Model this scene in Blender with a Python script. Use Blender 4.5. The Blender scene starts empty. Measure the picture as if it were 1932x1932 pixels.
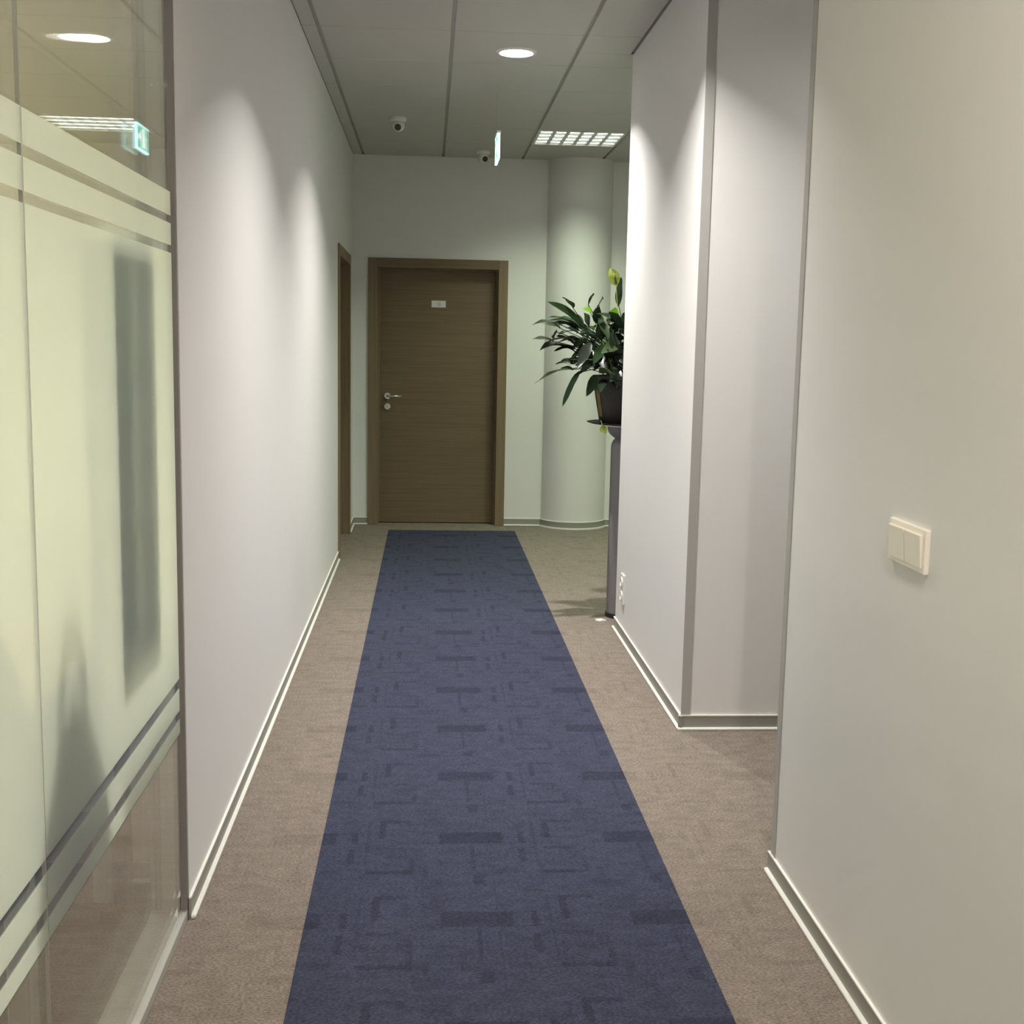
import bpy, bmesh, math, random
from mathutils import Vector, Matrix

scene = bpy.context.scene
COL = scene.collection

# ------------------------------------------------------------------ camera
CAM_F = 2318.627           # focal length in pixels of the 1932 px frame
CAM_H = 1.493
cam_data = bpy.data.cameras.new('camera')
cam_data.sensor_width = 36.0
cam_data.lens = CAM_F / 1932.0 * 36.0
cam_data.clip_start = 0.05
cam_data.clip_end = 100.0
cam = bpy.data.objects.new('camera', cam_data)
COL.objects.link(cam)
_right = Vector((0.9975851, -0.06676489, 0.01914186))
_down = Vector((0.00976711, -0.13801029, -0.99038264))
_fwd = Vector((0.06876457, 0.98817792, -0.13702491))
cam.matrix_world = Matrix((
    (_right.x, -_down.x, -_fwd.x, 0.0),
    (_right.y, -_down.y, -_fwd.y, 0.0),
    (_right.z, -_down.z, -_fwd.z, CAM_H),
    (0, 0, 0, 1)))
scene.camera = cam

# ------------------------------------------------------------------ world, exposure
world = bpy.data.worlds.new('world')
scene.world = world
world.use_nodes = True
bg = world.node_tree.nodes['Background']
bg.inputs[0].default_value = (0.75, 0.8, 0.85, 1)
bg.inputs[1].default_value = 0.02
vs = scene.view_settings
vs.view_transform = 'Standard'
vs.look = 'None'
vs.exposure = 0.0
vs.gamma = 1.0
vs.use_curve_mapping = False

cy = scene.cycles
cy.use_light_tree = False
cy.max_bounces = 7; cy.diffuse_bounces = 3; cy.glossy_bounces = 4
cy.use_adaptive_sampling = True; cy.adaptive_threshold = 0.04; cy.adaptive_min_samples = 32
cy.transmission_bounces = 6; cy.transparent_max_bounces = 16

# powers of the lamps, one of them added for fill (each lamp is built further down)
P_DOWN_MAIN = 33.0        # recessed downlight in view
P_DOWN_MID = 31.0         # next downlight, just above the picture
P_DOWN_NEAR = 34.0        # downlights over and behind the viewer
P_TROFFER = 17.0           # louvred tube light of the lobby
P_OFFICE = 150.0           # ceiling lamp of the glazed office
P_PASSAGE = 5.0         # downlight of the side passage
C_PASSAGE = (1.0, 0.98, 0.92)
C_DOWN = (1.0, 0.965, 0.915)
C_NEAR = (1.0, 0.90, 0.82)
C_TROFFER = (0.86, 1.0, 0.74)
C_OFFICE = (1.0, 0.94, 0.81)

# ------------------------------------------------------------------ main dimensions (metres)
XL = -0.604      # left wall face
XR = 1.000       # right wall face
XN = 0.992       # near right wall face
YB = 9.952       # back wall
H = 2.923        # ceiling
Y_NEAR_END = 3.285   # end of the near right wall
Y_R0, Y_R1 = 4.601, 6.33   # right wall from / to
Y_L0 = 3.06      # left wall starts after the glazing
DY0, DY1 = 8.30, 9.50      # door opening in the left wall
XE = 3.3         # far right side of lobby and passage
YF = -2.6        # behind the viewer
XG1, XG2 = -0.618, -0.650  # glass panes

# ------------------------------------------------------------------ helpers
def link(o):
    COL.objects.link(o)
    return o

def mesh_obj(name, verts, faces, mat=None, parent=None, smooth=False):
    me = bpy.data.meshes.new(name)
    me.from_pydata(verts, [], faces)
    me.update()
    if mat: me.materials.append(mat)
    if smooth:
        for p in me.polygons: p.use_smooth = True
    o = link(bpy.data.objects.new(name, me))
    if parent: o.parent = parent
    return o

def bm_obj(name, bm, mat=None, parent=None, smooth=False):
    bmesh.ops.recalc_face_normals(bm, faces=bm.faces)
    me = bpy.data.meshes.new(name)
    bm.to_mesh(me); bm.free()
    if mat: me.materials.append(mat)
    if smooth:
        for p in me.polygons: p.use_smooth = True
    o = link(bpy.data.objects.new(name, me))
    if parent: o.parent = parent
    return o

def bm_box(bm, x0, x1, y0, y1, z0, z1, bevel=0.0, seg=1):
    vs_ = [bm.verts.new((x, y, z)) for x in (x0, x1) for y in (y0, y1) for z in (z0, z1)]
    idx = [(0, 1, 3, 2), (4, 6, 7, 5), (0, 4, 5, 1), (2, 3, 7, 6), (0, 2, 6, 4), (1, 5, 7, 3)]
    fs = [bm.faces.new([vs_[i] for i in f]) for f in idx]
    if bevel > 0:
        es = list({e for f in fs for e in f.edges})
        bmesh.ops.bevel(bm, geom=es, offset=bevel, segments=seg, affect='EDGES', profile=0.6)

def box(name, x0, x1, y0, y1, z0, z1, mat, parent=None, bevel=0.0, seg=1):
    bm = bmesh.new()
    bm_box(bm, min(x0, x1), max(x0, x1), min(y0, y1), max(y0, y1), min(z0, z1), max(z0, z1), bevel, seg)
    return bm_obj(name, bm, mat, parent)

def boxes(name, lst, mat, parent=None, bevel=0.0):
    bm = bmesh.new()
    for b in lst: bm_box(bm, *b, bevel)
    return bm_obj(name, bm, mat, parent)

def lathe(name, prof, center, mat, parent=None, seg=48, a0=0.0, a1=2 * math.pi, smooth=True, axis='Z'):
    full = abs(a1 - a0 - 2 * math.pi) < 1e-6
    n = seg if full else seg + 1
    vs_, fs = [], []
    for r, z in prof:
        for i in range(n):
            a = a0 + (a1 - a0) * i / seg
            p = (r * math.cos(a), r * math.sin(a), z)
            if axis == 'Y': p = (p[0], p[2], p[1])
            if axis == 'X': p = (p[2], p[0], p[1])
            vs_.append((p[0] + center[0], p[1] + center[1], p[2] + center[2]))
    for j in range(len(prof) - 1):
        for i in range(n if full else n - 1):
            k = (i + 1) % n
            fs.append((j * n + i, j * n + k, (j + 1) * n + k, (j + 1) * n + i))
    bm = bmesh.new()
    bv = [bm.verts.new(v) for v in vs_]
    for f in fs:
        try: bm.faces.new([bv[i] for i in f])
        except ValueError: pass
    bmesh.ops.remove_doubles(bm, verts=bm.verts, dist=1e-6)
    o = bm_obj(name, bm, mat, parent, smooth)
    if smooth:
        try: o.data.set_sharp_from_angle(angle=math.radians(35))
        except Exception: pass
    return o

def tube(bm, pts, rad, sides=6, cap=True):
    rings = []
    for i, p in enumerate(pts):
        p = Vector(p)
        a = Vector(pts[max(i - 1, 0)]); b = Vector(pts[min(i + 1, len(pts) - 1)])
        d = (b - a).normalized()
        up = Vector((0, 0, 1)) if abs(d.z) < 0.9 else Vector((1, 0, 0))
        u = d.cross(up).normalized(); v = d.cross(u)
        r = rad[i] if isinstance(rad, (list, tuple)) else rad
        rings.append([bm.verts.new(p + (u * math.cos(t) + v * math.sin(t)) * r)
                      for t in [2 * math.pi * k / sides for k in range(sides)]])
    for a, b in zip(rings, rings[1:]):
        for k in range(sides):
            bm.faces.new((a[k], a[(k + 1) % sides], b[(k + 1) % sides], b[k]))
    if cap:
        bm.faces.new(rings[0]); bm.faces.new(rings[-1])

def tube_obj(name, pts, rad, mat, parent=None, sides=10):
    bm = bmesh.new(); tube(bm, pts, rad, sides)
    return bm_obj(name, bm, mat, parent, True)

def thing(name, label, cat, loc=(0, 0, 0), group=None):
    """an Empty at the base of the thing; children are built in world space and then attached"""
    o = link(bpy.data.objects.new(name, None))
    o.empty_display_size = 0.1
    o.location = loc
    o['label'] = label; o['category'] = cat
    if group: o['group'] = group
    return o

def structure(o, label):
    o['kind'] = 'structure'; o['label'] = label
    return o

def struct_empty(name, label, loc=(0, 0, 0)):
    o = link(bpy.data.objects.new(name, None))
    o.empty_display_size = 0.1
    o.location = loc
    return structure(o, label)

def tag(o, label, cat, group=None):
    o['label'] = label; o['category'] = cat
    if group: o['group'] = group
    return o

def settle(root):
    """the children were written in world coordinates: move their meshes into the root's frame"""
    off = Vector(root.location)
    seen = set()
    def go(o):
        for c in [k for k in bpy.data.objects if k.parent == o]:
            if c.type == 'MESH' and c.data.name not in seen:
                seen.add(c.data.name)
                c.data.transform(Matrix.Translation(-off))
            elif c.type == 'LIGHT':
                c.location = Vector(c.location) - off
            go(c)
    go(root)

# ------------------------------------------------------------------ materials
MATS = {}
def nodes_of(name):
    m = bpy.data.materials.new(name); m.use_nodes = True
    nt = m.node_tree
    return m, nt, nt.nodes['Principled BSDF']

def N(nt, kind, **kw):
    n = nt.nodes.new(kind)
    for k, v in kw.items(): setattr(n, k, v)
    return n

def plain(name, col, rough=0.5, metal=0.0, noise=0.0, nscale=40.0, bump=0.0, bscale=200.0, spec=0.5):
    m, nt, b = nodes_of(name)
    b.inputs['Base Color'].default_value = (*col, 1)
    b.inputs['Roughness'].default_value = rough
    b.inputs['Metallic'].default_value = metal
    b.inputs['Specular IOR Level'].default_value = spec
    if noise <= 0 and bump <= 0: return m
    geo = N(nt, 'ShaderNodeNewGeometry')
    nz = N(nt, 'ShaderNodeTexNoise'); nz.inputs['Scale'].default_value = nscale; nz.inputs['Detail'].default_value = 2
    nt.links.new(geo.outputs['Position'], nz.inputs['Vector'])
    mx = N(nt, 'ShaderNodeMix', data_type='RGBA')
    mx.inputs[6].default_value = (*[c * (1 - noise) for c in col], 1)
    mx.inputs[7].default_value = (*[min(1, c * (1 + noise)) for c in col], 1)
    nt.links.new(nz.outputs['Fac'], mx.inputs[0])
    nt.links.new(mx.outputs[2], b.inputs['Base Color'])
    if bump > 0:
        nb = N(nt, 'ShaderNodeTexNoise'); nb.inputs['Scale'].default_value = bscale; nb.inputs['Detail'].default_value = 3
        nt.links.new(geo.outputs['Position'], nb.inputs['Vector'])
        bp = N(nt, 'ShaderNodeBump'); bp.inputs['Strength'].default_value = bump; bp.inputs['Distance'].default_value = 0.002
        nt.links.new(nb.outputs['Fac'], bp.inputs['Height'])
        nt.links.new(bp.outputs['Normal'], b.inputs['Normal'])
    return m

def emit(name, col, strength):
    m, nt, b = nodes_of(name)
    b.inputs['Base Color'].default_value = (0.8, 0.8, 0.8, 1)
    b.inputs['Emission Color'].default_value = (*col, 1)
    b.inputs['Emission Strength'].default_value = strength
    m.cycles.emission_sampling = 'NONE'      # the lamp objects carry the light itself
    return m

def wood(name, dark, light, axis):
    """fine grain running along the given axis"""
    m, nt, b = nodes_of(name)
    geo = N(nt, 'ShaderNodeNewGeometry')
    mp = N(nt, 'ShaderNodeMapping')
    sc = [90.0, 90.0, 90.0]; sc['XYZ'.index(axis)] = 2.2
    mp.inputs['Scale'].default_value = sc
    nt.links.new(geo.outputs['Position'], mp.inputs['Vector'])
    nz = N(nt, 'ShaderNodeTexNoise'); nz.inputs['Scale'].default_value = 1.0; nz.inputs['Detail'].default_value = 5
    nz.inputs['Distortion'].default_value = 0.3
    nt.links.new(mp.outputs[0], nz.inputs['Vector'])
    rp = N(nt, 'ShaderNodeValToRGB')
    rp.color_ramp.elements[0].position = 0.3; rp.color_ramp.elements[0].color = (*dark, 1)
    rp.color_ramp.elements[1].position = 0.7; rp.color_ramp.elements[1].color = (*light, 1)
    nt.links.new(nz.outputs['Fac'], rp.inputs[0])
    nt.links.new(rp.outputs[0], b.inputs['Base Color'])
    b.inputs['Roughness'].default_value = 0.5
    b.inputs['Specular IOR Level'].default_value = 0.35
    return m

# carpet tile pattern: one node group, coordinates 0..1 over a tile -> darkness mask
def carpet_group():
    g = bpy.data.node_groups.new('carpet_pattern', 'ShaderNodeTree')
    g.interface.new_socket('Vector', in_out='INPUT', socket_type='NodeSocketVector')
    g.interface.new_socket('Mask', in_out='OUTPUT', socket_type='NodeSocketFloat')
    gi = g.nodes.new('NodeGroupInput'); go = g.nodes.new('NodeGroupOutput')
    sep = g.nodes.new('ShaderNodeSeparateXYZ')
    g.links.new(gi.outputs[0], sep.inputs[0])
    def math_(op, a, b=None, c=None):
        n = g.nodes.new('ShaderNodeMath'); n.operation = op
        for i, v in enumerate((a, b, c)):
            if v is None: continue
            if isinstance(v, (int, float)): n.inputs[i].default_value = v
            else: g.links.new(v, n.inputs[i])
        return n.outputs[0]
    rects = [  # u0, u1, v0, v1, darkness
        (0.72, 1.00, 0.00, 0.135, 0.75), (0.00, 0.06, 0.00, 0.135, 0.75),
        (0.335, 0.375, 0.07, 0.33, 0.75), (0.335, 0.53, 0.295, 0.335, 0.6),
        (0.28, 0.53, 0.60, 0.64, 0.7), (0.525, 0.555, 0.60, 0.76, 0.5),
        (0.32, 0.48, 0.92, 0.95, 0.5),
        (0.175, 0.215, 0.00, 0.14, 0.7), (0.165, 0.205, 0.74, 0.92, 0.65),
        (0.265, 0.280, 0.70, 1.00, 0.4), (0.265, 0.280, 0.00, 0.30, 0.4),
        (0.885, 0.905, 0.66, 1.00, 0.5),
        (0.885, 0.95, 0.47, 0.57, 0.6), (0.90, 0.99, 0.56, 0.585, 0.4),
        (0.55, 0.72, 0.42, 0.52, 0.3), (0.60, 0.76, 0.14, 0.36, 0.18), (0.40, 0.56, 0.76, 0.92, 0.2),
        (0.02, 0.14, 0.60, 0.66, 0.35), (0.60, 0.64, 0.55, 0.66, 0.4),
    ]
    total = None
    nz = g.nodes.new('ShaderNodeTexNoise'); nz.inputs['Scale'].default_value = 45.0; nz.inputs['Detail'].default_value = 0
    g.links.new(gi.outputs[0], nz.inputs['Vector'])
    wob = math_('MULTIPLY', math_('SUBTRACT', nz.outputs['Fac'], 0.5), 0.03)
    uu = math_('ADD', sep.outputs[0], wob); vv = math_('ADD', sep.outputs[1], wob)
    for u0, u1, v0, v1, d in rects:
        eu = 0.02 if (u0 == 0 or u1 == 1) else 0.0
        ev = 0.02 if (v0 == 0 or v1 == 1) else 0.0
        cu, hu = (u0 + u1) / 2, (u1 - u0) / 2 + eu
        cv, hv = (v0 + v1) / 2, (v1 - v0) / 2 + ev
        a = math_('ABSOLUTE', math_('SUBTRACT', uu, cu)); bb = math_('ABSOLUTE', math_('SUBTRACT', vv, cv))
        ins = math_('MULTIPLY', math_('LESS_THAN', a, hu), math_('LESS_THAN', bb, hv))
        ins = math_('MULTIPLY', ins, d)
        total = ins if total is None else math_('MAXIMUM', total, ins)
    g.links.new(total, go.inputs[0])
    return g
CARPET = carpet_group()

def carpet(name, base, mark, local, tile, origin, contrast):
    m, nt, b = nodes_of(name)
    geo = N(nt, 'ShaderNodeNewGeometry')
    if local:
        tc = N(nt, 'ShaderNodeTexCoord'); src = tc.outputs['Object']
    else:
        src = geo.outputs['Position']
    sub = N(nt, 'ShaderNodeVectorMath', operation='SUBTRACT'); sub.inputs[1].default_value = origin
    nt.links.new(src, sub.inputs[0])
    div = N(nt, 'ShaderNodeVectorMath', operation='DIVIDE'); div.inputs[1].default_value = (tile[0], tile[1], 1)
    nt.links.new(sub.outputs[0], div.inputs[0])
    fr = N(nt, 'ShaderNodeVectorMath', operation='FRACTION'); nt.links.new(div.outputs[0], fr.inputs[0])
    gp = N(nt, 'ShaderNodeGroup'); gp.node_tree = CARPET
    nt.links.new(fr.outputs[0], gp.inputs[0])
    # loops of the pile: fine and coarse noise in world space, drawn out across the corridor
    mp = N(nt, 'ShaderNodeMapping'); mp.inputs['Scale'].default_value = (0.55, 1.0, 1.0)
    nt.links.new(geo.outputs['Position'], mp.inputs['Vector'])
    n1 = N(nt, 'ShaderNodeTexNoise'); n1.inputs['Scale'].default_value = 220; n1.inputs['Detail'].default_value = 1
    n2 = N(nt, 'ShaderNodeTexNoise'); n2.inputs['Scale'].default_value = 28; n2.inputs['Detail'].default_value = 2
    nt.links.new(mp.outputs[0], n1.inputs['Vector']); nt.links.new(mp.outputs[0], n2.inputs['Vector'])
    def math_(op, a, bb):
        n = N(nt, 'ShaderNodeMath', operation=op)
        for i, v in enumerate((a, bb)):
            if isinstance(v, (int, float)): n.inputs[i].default_value = v
            else: nt.links.new(v, n.inputs[i])
        return n.outputs[0]
    s1 = math_('ADD', math_('MULTIPLY', math_('SUBTRACT', n1.outputs['Fac'], 0.5), 1.5), 1.0)
    s2 = math_('ADD', math_('MULTIPLY', math_('SUBTRACT', n2.outputs['Fac'], 0.5), 0.55), 1.0)
    val = math_('MULTIPLY', s1, s2)
    mx = N(nt, 'ShaderNodeMix', data_type='RGBA')
    mx.inputs[6].default_value = (*base, 1); mx.inputs[7].default_value = (*mark, 1)
    nt.links.new(math_('MULTIPLY', gp.outputs[0], contrast), mx.inputs[0])
    sc = N(nt, 'ShaderNodeVectorMath', operation='SCALE')
    nt.links.new(mx.outputs[2], sc.inputs[0]); nt.links.new(val, sc.inputs['Scale'])
    nt.links.new(sc.outputs[0], b.inputs['Base Color'])
    b.inputs['Roughness'].default_value = 0.95
    b.inputs['Specular IOR Level'].default_value = 0.1
    bp = N(nt, 'ShaderNodeBump'); bp.inputs['Strength'].default_value = 0.5; bp.inputs['Distance'].default_value = 0.003
    nt.links.new(n1.outputs['Fac'], bp.inputs['Height'])
    nt.links.new(bp.outputs['Normal'], b.inputs['Normal'])
    return m

def glass_mat(name, tint):
    """clear pane: Schlick reflection over straight transmission, the same for every ray"""
    m = bpy.data.materials.new(name); m.use_nodes = True
    nt = m.node_tree; nt.nodes.clear()
    out = N(nt, 'ShaderNodeOutputMaterial')
    geo = N(nt, 'ShaderNodeNewGeometry')
    dot = N(nt, 'ShaderNodeVectorMath', operation='DOT_PRODUCT')
    nt.links.new(geo.outputs['Incoming'], dot.inputs[0]); nt.links.new(geo.outputs['Normal'], dot.inputs[1])
    def math_(op, a, bb=None):
        n = N(nt, 'ShaderNodeMath', operation=op)
        for i, v in enumerate((a, bb)):
            if v is None: continue
            if isinstance(v, (int, float)): n.inputs[i].default_value = v
            else: nt.links.new(v, n.inputs[i])
        return n.outputs[0]
    c = math_('SUBTRACT', 1.0, math_('ABSOLUTE', dot.outputs['Value']))
    f = math_('ADD', math_('MULTIPLY', math_('POWER', c, 5.0), 0.96), 0.04)
    tr = N(nt, 'ShaderNodeBsdfTransparent'); tr.inputs[0].default_value = (*tint, 1)
    gl = N(nt, 'ShaderNodeBsdfGlossy'); gl.inputs['Roughness'].default_value = 0.012
    gl.inputs[0].default_value = (1, 1, 1, 1)
    mx = N(nt, 'ShaderNodeMixShader')
    nt.links.new(f, mx.inputs[0]); nt.links.new(tr.outputs[0], mx.inputs[1]); nt.links.new(gl.outputs[0], mx.inputs[2])
    nt.links.new(mx.outputs[0], out.inputs[0])
    return m

def film_mat(name):
    m = bpy.data.materials.new(name); m.use_nodes = True
    nt = m.node_tree; nt.nodes.clear()
    out = N(nt, 'ShaderNodeOutputMaterial')
    rf = N(nt, 'ShaderNodeBsdfRefraction'); rf.inputs['IOR'].default_value = 1.10; rf.inputs['Roughness'].default_value = 0.12
    rf.inputs[0].default_value = (0.95, 1.0, 0.97, 1)
    tl = N(nt, 'ShaderNodeBsdfTranslucent'); tl.inputs[0].default_value = (0.89, 0.91, 0.88, 1)
    df = N(nt, 'ShaderNodeBsdfDiffuse'); df.inputs[0].default_value = (0.8, 0.84, 0.8, 1)
    m1 = N(nt, 'ShaderNodeMixShader'); m1.inputs[0].default_value = 0.3
    nt.links.new(tl.outputs[0], m1.inputs[1]); nt.links.new(df.outputs[0], m1.inputs[2])
    m2 = N(nt, 'ShaderNodeMixShader'); m2.inputs[0].default_value = 0.40
    nt.links.new(rf.outputs[0], m2.inputs[1]); nt.links.new(m1.outputs[0], m2.inputs[2])
    nt.links.new(m2.outputs[0], out.inputs[0])
    return m

def leaf_mat(name, col, rough=0.32, trans=0.25):
    m, nt, b = nodes_of(name)
    geo = N(nt, 'ShaderNodeNewGeometry')
    nz = N(nt, 'ShaderNodeTexNoise'); nz.inputs['Scale'].default_value = 18; nz.inputs['Detail'].default_value = 3
    nt.links.new(geo.outputs['Position'], nz.inputs['Vector'])
    mx = N(nt, 'ShaderNodeMix', data_type='RGBA')
    mx.inputs[6].default_value = (*[c * 0.6 for c in col], 1); mx.inputs[7].default_value = (*[min(1, c * 1.35) for c in col], 1)
    nt.links.new(nz.outputs['Fac'], mx.inputs[0]); nt.links.new(mx.outputs[2], b.inputs['Base Color'])
    b.inputs['Roughness'].default_value = rough
    b.inputs['Specular IOR Level'].default_value = 0.5
    tl = N(nt, 'ShaderNodeBsdfTranslucent'); nt.links.new(mx.outputs[2], tl.inputs[0])
    ms = N(nt, 'ShaderNodeMixShader'); ms.inputs[0].default_value = trans
    out = nt.nodes['Material Output']
    nt.links.new(b.outputs[0], ms.inputs[1]); nt.links.new(tl.outputs[0], ms.inputs[2])
    nt.links.new(ms.outputs[0], out.inputs[0])
    return m

M_WALL = plain('painted_plaster', (0.77, 0.76, 0.745), 0.6, noise=0.012, nscale=6)
M_CEIL = plain('ceiling_metal', (0.52, 0.505, 0.475), 0.42, noise=0.01, nscale=12)
M_SLAB = plain('ceiling_void', (0.55, 0.53, 0.50), 0.8)
M_BASE = plain('grey_skirting', (0.30, 0.29, 0.26), 0.5, noise=0.02)
M_STRIP = plain('white_skirting_edge', (0.86, 0.86, 0.80), 0.4)
M_TRIM = plain('grey_corner_profile', (0.42, 0.41, 0.39), 0.5)
M_WOOD_H = wood('brown_laminate_crosswise', (0.160, 0.113, 0.066), (0.195, 0.141, 0.086), 'X')
M_WOOD_V = wood('brown_laminate_upright', (0.200, 0.143, 0.085), (0.245, 0.180, 0.112), 'Z')
M_METAL = plain('brushed_steel', (0.62, 0.61, 0.58), 0.3, metal=0.9)
M_ALU = plain('matt_aluminium', (0.48, 0.49, 0.45), 0.45, metal=0.25)
M_WHITE = plain('white_plastic', (0.82, 0.80, 0.75), 0.35)
M_CREAM = plain('cream_plastic', (0.93, 0.87, 0.77), 0.4)
M_BLACK = plain('black_plastic', (0.015, 0.015, 0.015), 0.25)
M_CARPET = carpet('beige_loop_carpet', (0.226, 0.191, 0.160), (0.150, 0.124, 0.102), False, (0.5, 0.53), (-0.3044, 2.98, 0), 0.45)
M_RUNNER = carpet('blue_loop_carpet', (0.049, 0.054, 0.087), (0.026, 0.029, 0.049), True, (0.5, 0.53), (0, 0, 0), 0.8)
M_GLASS = glass_mat('clear_glass', (0.992, 0.996, 0.988))
M_FILM = film_mat('frosted_film')
M_PEDESTAL = plain('mauve_grey_paint', (0.19, 0.175, 0.185), 0.45, noise=0.04, nscale=25)

# ================================================================== SETTING
# floor: beige loop carpet under corridor, passage, lobby and office
floor = box('floor', -4.0, XE + 0.1, YF - 0.1, YB + 0.6, -0.08, 0.0, M_CARPET)
structure(floor, 'beige patterned loop carpet floor of the corridor')

# blue runner: two rows of carpet tiles let into the floor
T_U, T_V = 0.5, 0.53
RX0, RX1, RY1 = -0.3044, 0.6969, 9.646
runner = thing('carpet_runner', 'long dark blue patterned carpet runner down the middle of the corridor', 'carpet', (RX0, -2.32, 0.0))
def tile_mesh(name, w, d):
    bm = bmesh.new(); g = 0.0001
    bm_box(bm, g, w - g, g, d - g, -0.006, 0.0035, 0.0004)
    bmesh.ops.recalc_face_normals(bm, faces=bm.faces)
    me = bpy.data.meshes.new(name); bm.to_mesh(me); bm.free(); me.materials.append(M_RUNNER)
    return me
full_tile = tile_mesh('carpet_tile', T_U, T_V)
y = -2.32
while y < RY1 - 0.02:
    d = min(T_V, RY1 - y)
    me = full_tile if d > T_V - 1e-4 else tile_mesh('carpet_tile_cut', T_U, d)
    for k in range(2):
        t = link(bpy.data.objects.new('carpet_tile', me)); t.parent = runner
        t.location = (k * T_U, y + 2.32, 0.0)
    y += T_V

# walls
wl = boxes('wall_left', [(XL - 0.096, XL, Y_L0, DY0, 0, H), (XL - 0.096, XL, DY0, DY1, 2.117, H),
                         (XL - 0.096, XL, DY1, YB + 0.3, 0, H)], M_WALL)
structure(wl, 'white plastered left corridor wall beyond the glazing')
wr = box('wall_right', XR, XE, Y_R0, Y_R1, 0, H, M_WALL, bevel=0.004)
structure(wr, 'white plastered right wall block beside the plant pedestal')
wn = box('wall_right_front', XN, XE, YF, Y_NEAR_END, 0, H, M_WALL, bevel=0.004)
structure(wn, 'white plastered near right wall carrying the light switch')
we = box('wall_right_end', XE, XE + 0.1, YF, YB + 0.3, 0, H, M_WALL)
structure(we, 'white wall closing the side passage and lobby')
D0, D1, DT = -0.486, 0.625, 2.133      # door frame outline in the back wall
wb = boxes('wall_back', [(XL - 0.1, D0 + 0.03, YB, YB + 0.2, 0, H), (D1 - 0.03, XE, YB, YB + 0.2, 0, H),
                         (D0 + 0.03, D1 - 0.03, YB, YB + 0.2, DT - 0.03, H)], M_WALL)
structure(wb, 'white wall at the end of the corridor around the brown door')
wf = box('wall_front', XL - 0.1, XE, YF - 0.1, YF, 0, H, M_WALL)
structure(wf, 'white wall behind the viewer')

# round column built into the back wall
CX, CY, CR = 1.19, 10.03, 0.272
colm = lathe('wall_column', [(CR, 0), (CR, H)], (CX, CY, 0), M_WALL, seg=64)
structure(colm, 'white round column bulging from the back wall on the right')

# ceiling slab and metal panels
slab = box('ceiling', -4.0, XE + 0.1, YF - 0.1, YB + 0.6, H + 0.014, H + 0.1, M_SLAB)
structure(slab, 'grey suspended ceiling of metal panels with dark joints')
seams = [XL, -0.527, 0.0975, 0.722, 1.3465, 1.971, 2.5955, XE]
PITCH = 0.6535
rows = [8.592 + PITCH * k for k in range(-17, 2)] + [YB]
panel_cache = {}
def panel(x0, x1, y0, y1):
    gx, gy = 0.009, 0.0022
    a0 = x0 + (gx if x0 > XL else 0.001); a1 = x1 - (gx if x1 < XE else 0.001)
    b0, b1 = y0 + gy, y1 - gy
    key = (round(a1 - a0, 3), round(b1 - b0, 3))
    if key not in panel_cache:
        bm = bmesh.new(); bm_box(bm, 0, a1 - a0, 0, b1 - b0, 0, 0.0145, 0.0025)
        bmesh.ops.recalc_face_normals(bm, faces=bm.faces)
        me = bpy.data.meshes.new('ceiling_panel'); bm.to_mesh(me); bm.free(); me.materials.append(M_CEIL)
        panel_cache[key] = me
    o = link(bpy.data.objects.new('ceiling_panel', panel_cache[key]))
    o.parent = slab; o.location = (a0, b0, H)
TX0, TX1, TY0, TY1 = 0.722, 1.3465, rows[17], rows[18]
SX0, SX1, SY0, SY1 = 1.971, 2.5955, rows[15], rows[16]
for x0, x1 in zip(seams, seams[1:]):
    for y0, y1 in zip(rows, rows[1:]):
        cy_ = (y0 + y1) / 2
        if (y0 == TY0 and x0 == TX0) or (y0 == SY0 and x0 == SX0): continue          # the tube light sits here
        a0, a1, b0, b1 = x0, x1, y0, y1
        if x1 > 1.0:                                   # keep clear of the solid wall blocks
            inside = [(YF - 1, Y_NEAR_END, XN), (Y_R0, Y_R1, XR)]
            skip = False
            for s0, s1, xf in inside:
                if b0 >= s0 - 1e-3 and b1 <= s1 + 1e-3:
                    if a0 >= xf - 1e-3: skip = True
                    else: a1 = xf - 0.001
                elif b0 < s1 < b1 and a0 < xf < a1 and s1 - b0 > 0.02:
                    panel(a0, xf - 0.001, b0, s1); b0 = s1
                elif b0 < s0 < b1 and a0 < xf < a1:
                    panel(a0, xf - 0.001, s0, b1); b1 = s0
                elif a0 >= xf - 1e-3 and b0 < s1 < b1: b0 = s1
                elif a0 >= xf - 1e-3 and b0 < s0 < b1: b1 = s0
            if skip: continue
        panel(a0, a1, b0, b1)

# skirting boards: grey face, pale cap, white foot strip
def skirting(name, label, axis, face, sign, a, b):
    def bx(nm, off, z0, z1, mat, par, e=0.0, bev=0.0):
        lo, hi = sorted((face, face + sign * off))
        if axis == 'Y': return box(nm, lo, hi, a - e, b + e, z0, z1, mat, par, bev)
        return box(nm, a - e, b + e, lo, hi, z0, z1, mat, par, bev)
    o = bx(name, 0.006, 0.0, 0.0565, M_BASE, None)
    structure(o, label)
    bx('skirting_cap', 0.0072, 0.0565, 0.0605, M_STRIP, o)
    bx('foot_strip', 0.017, 0.0, 0.0115, M_STRIP, o, 0.0, 0.003)
    return o
skirting('baseboard_left', 'grey skirting with white foot along the left wall', 'Y', XL, 1, Y_L0 - 0.012, DY0 - 0.001)
skirting('baseboard_left', 'short grey skirting between side door and back corner', 'Y', XL, 1, DY1 + 0.001, YB)
skirting('baseboard_back', 'short grey skirting left of the brown end door', 'X', YB, -1, XL, D0)
skirting('baseboard_back', 'short grey skirting between end door and column', 'X', YB, -1, D1, CX - 0.255)
skirting('baseboard_back', 'grey skirting right of the column', 'X', YB, -1, CX + 0.255, XE)
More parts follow.
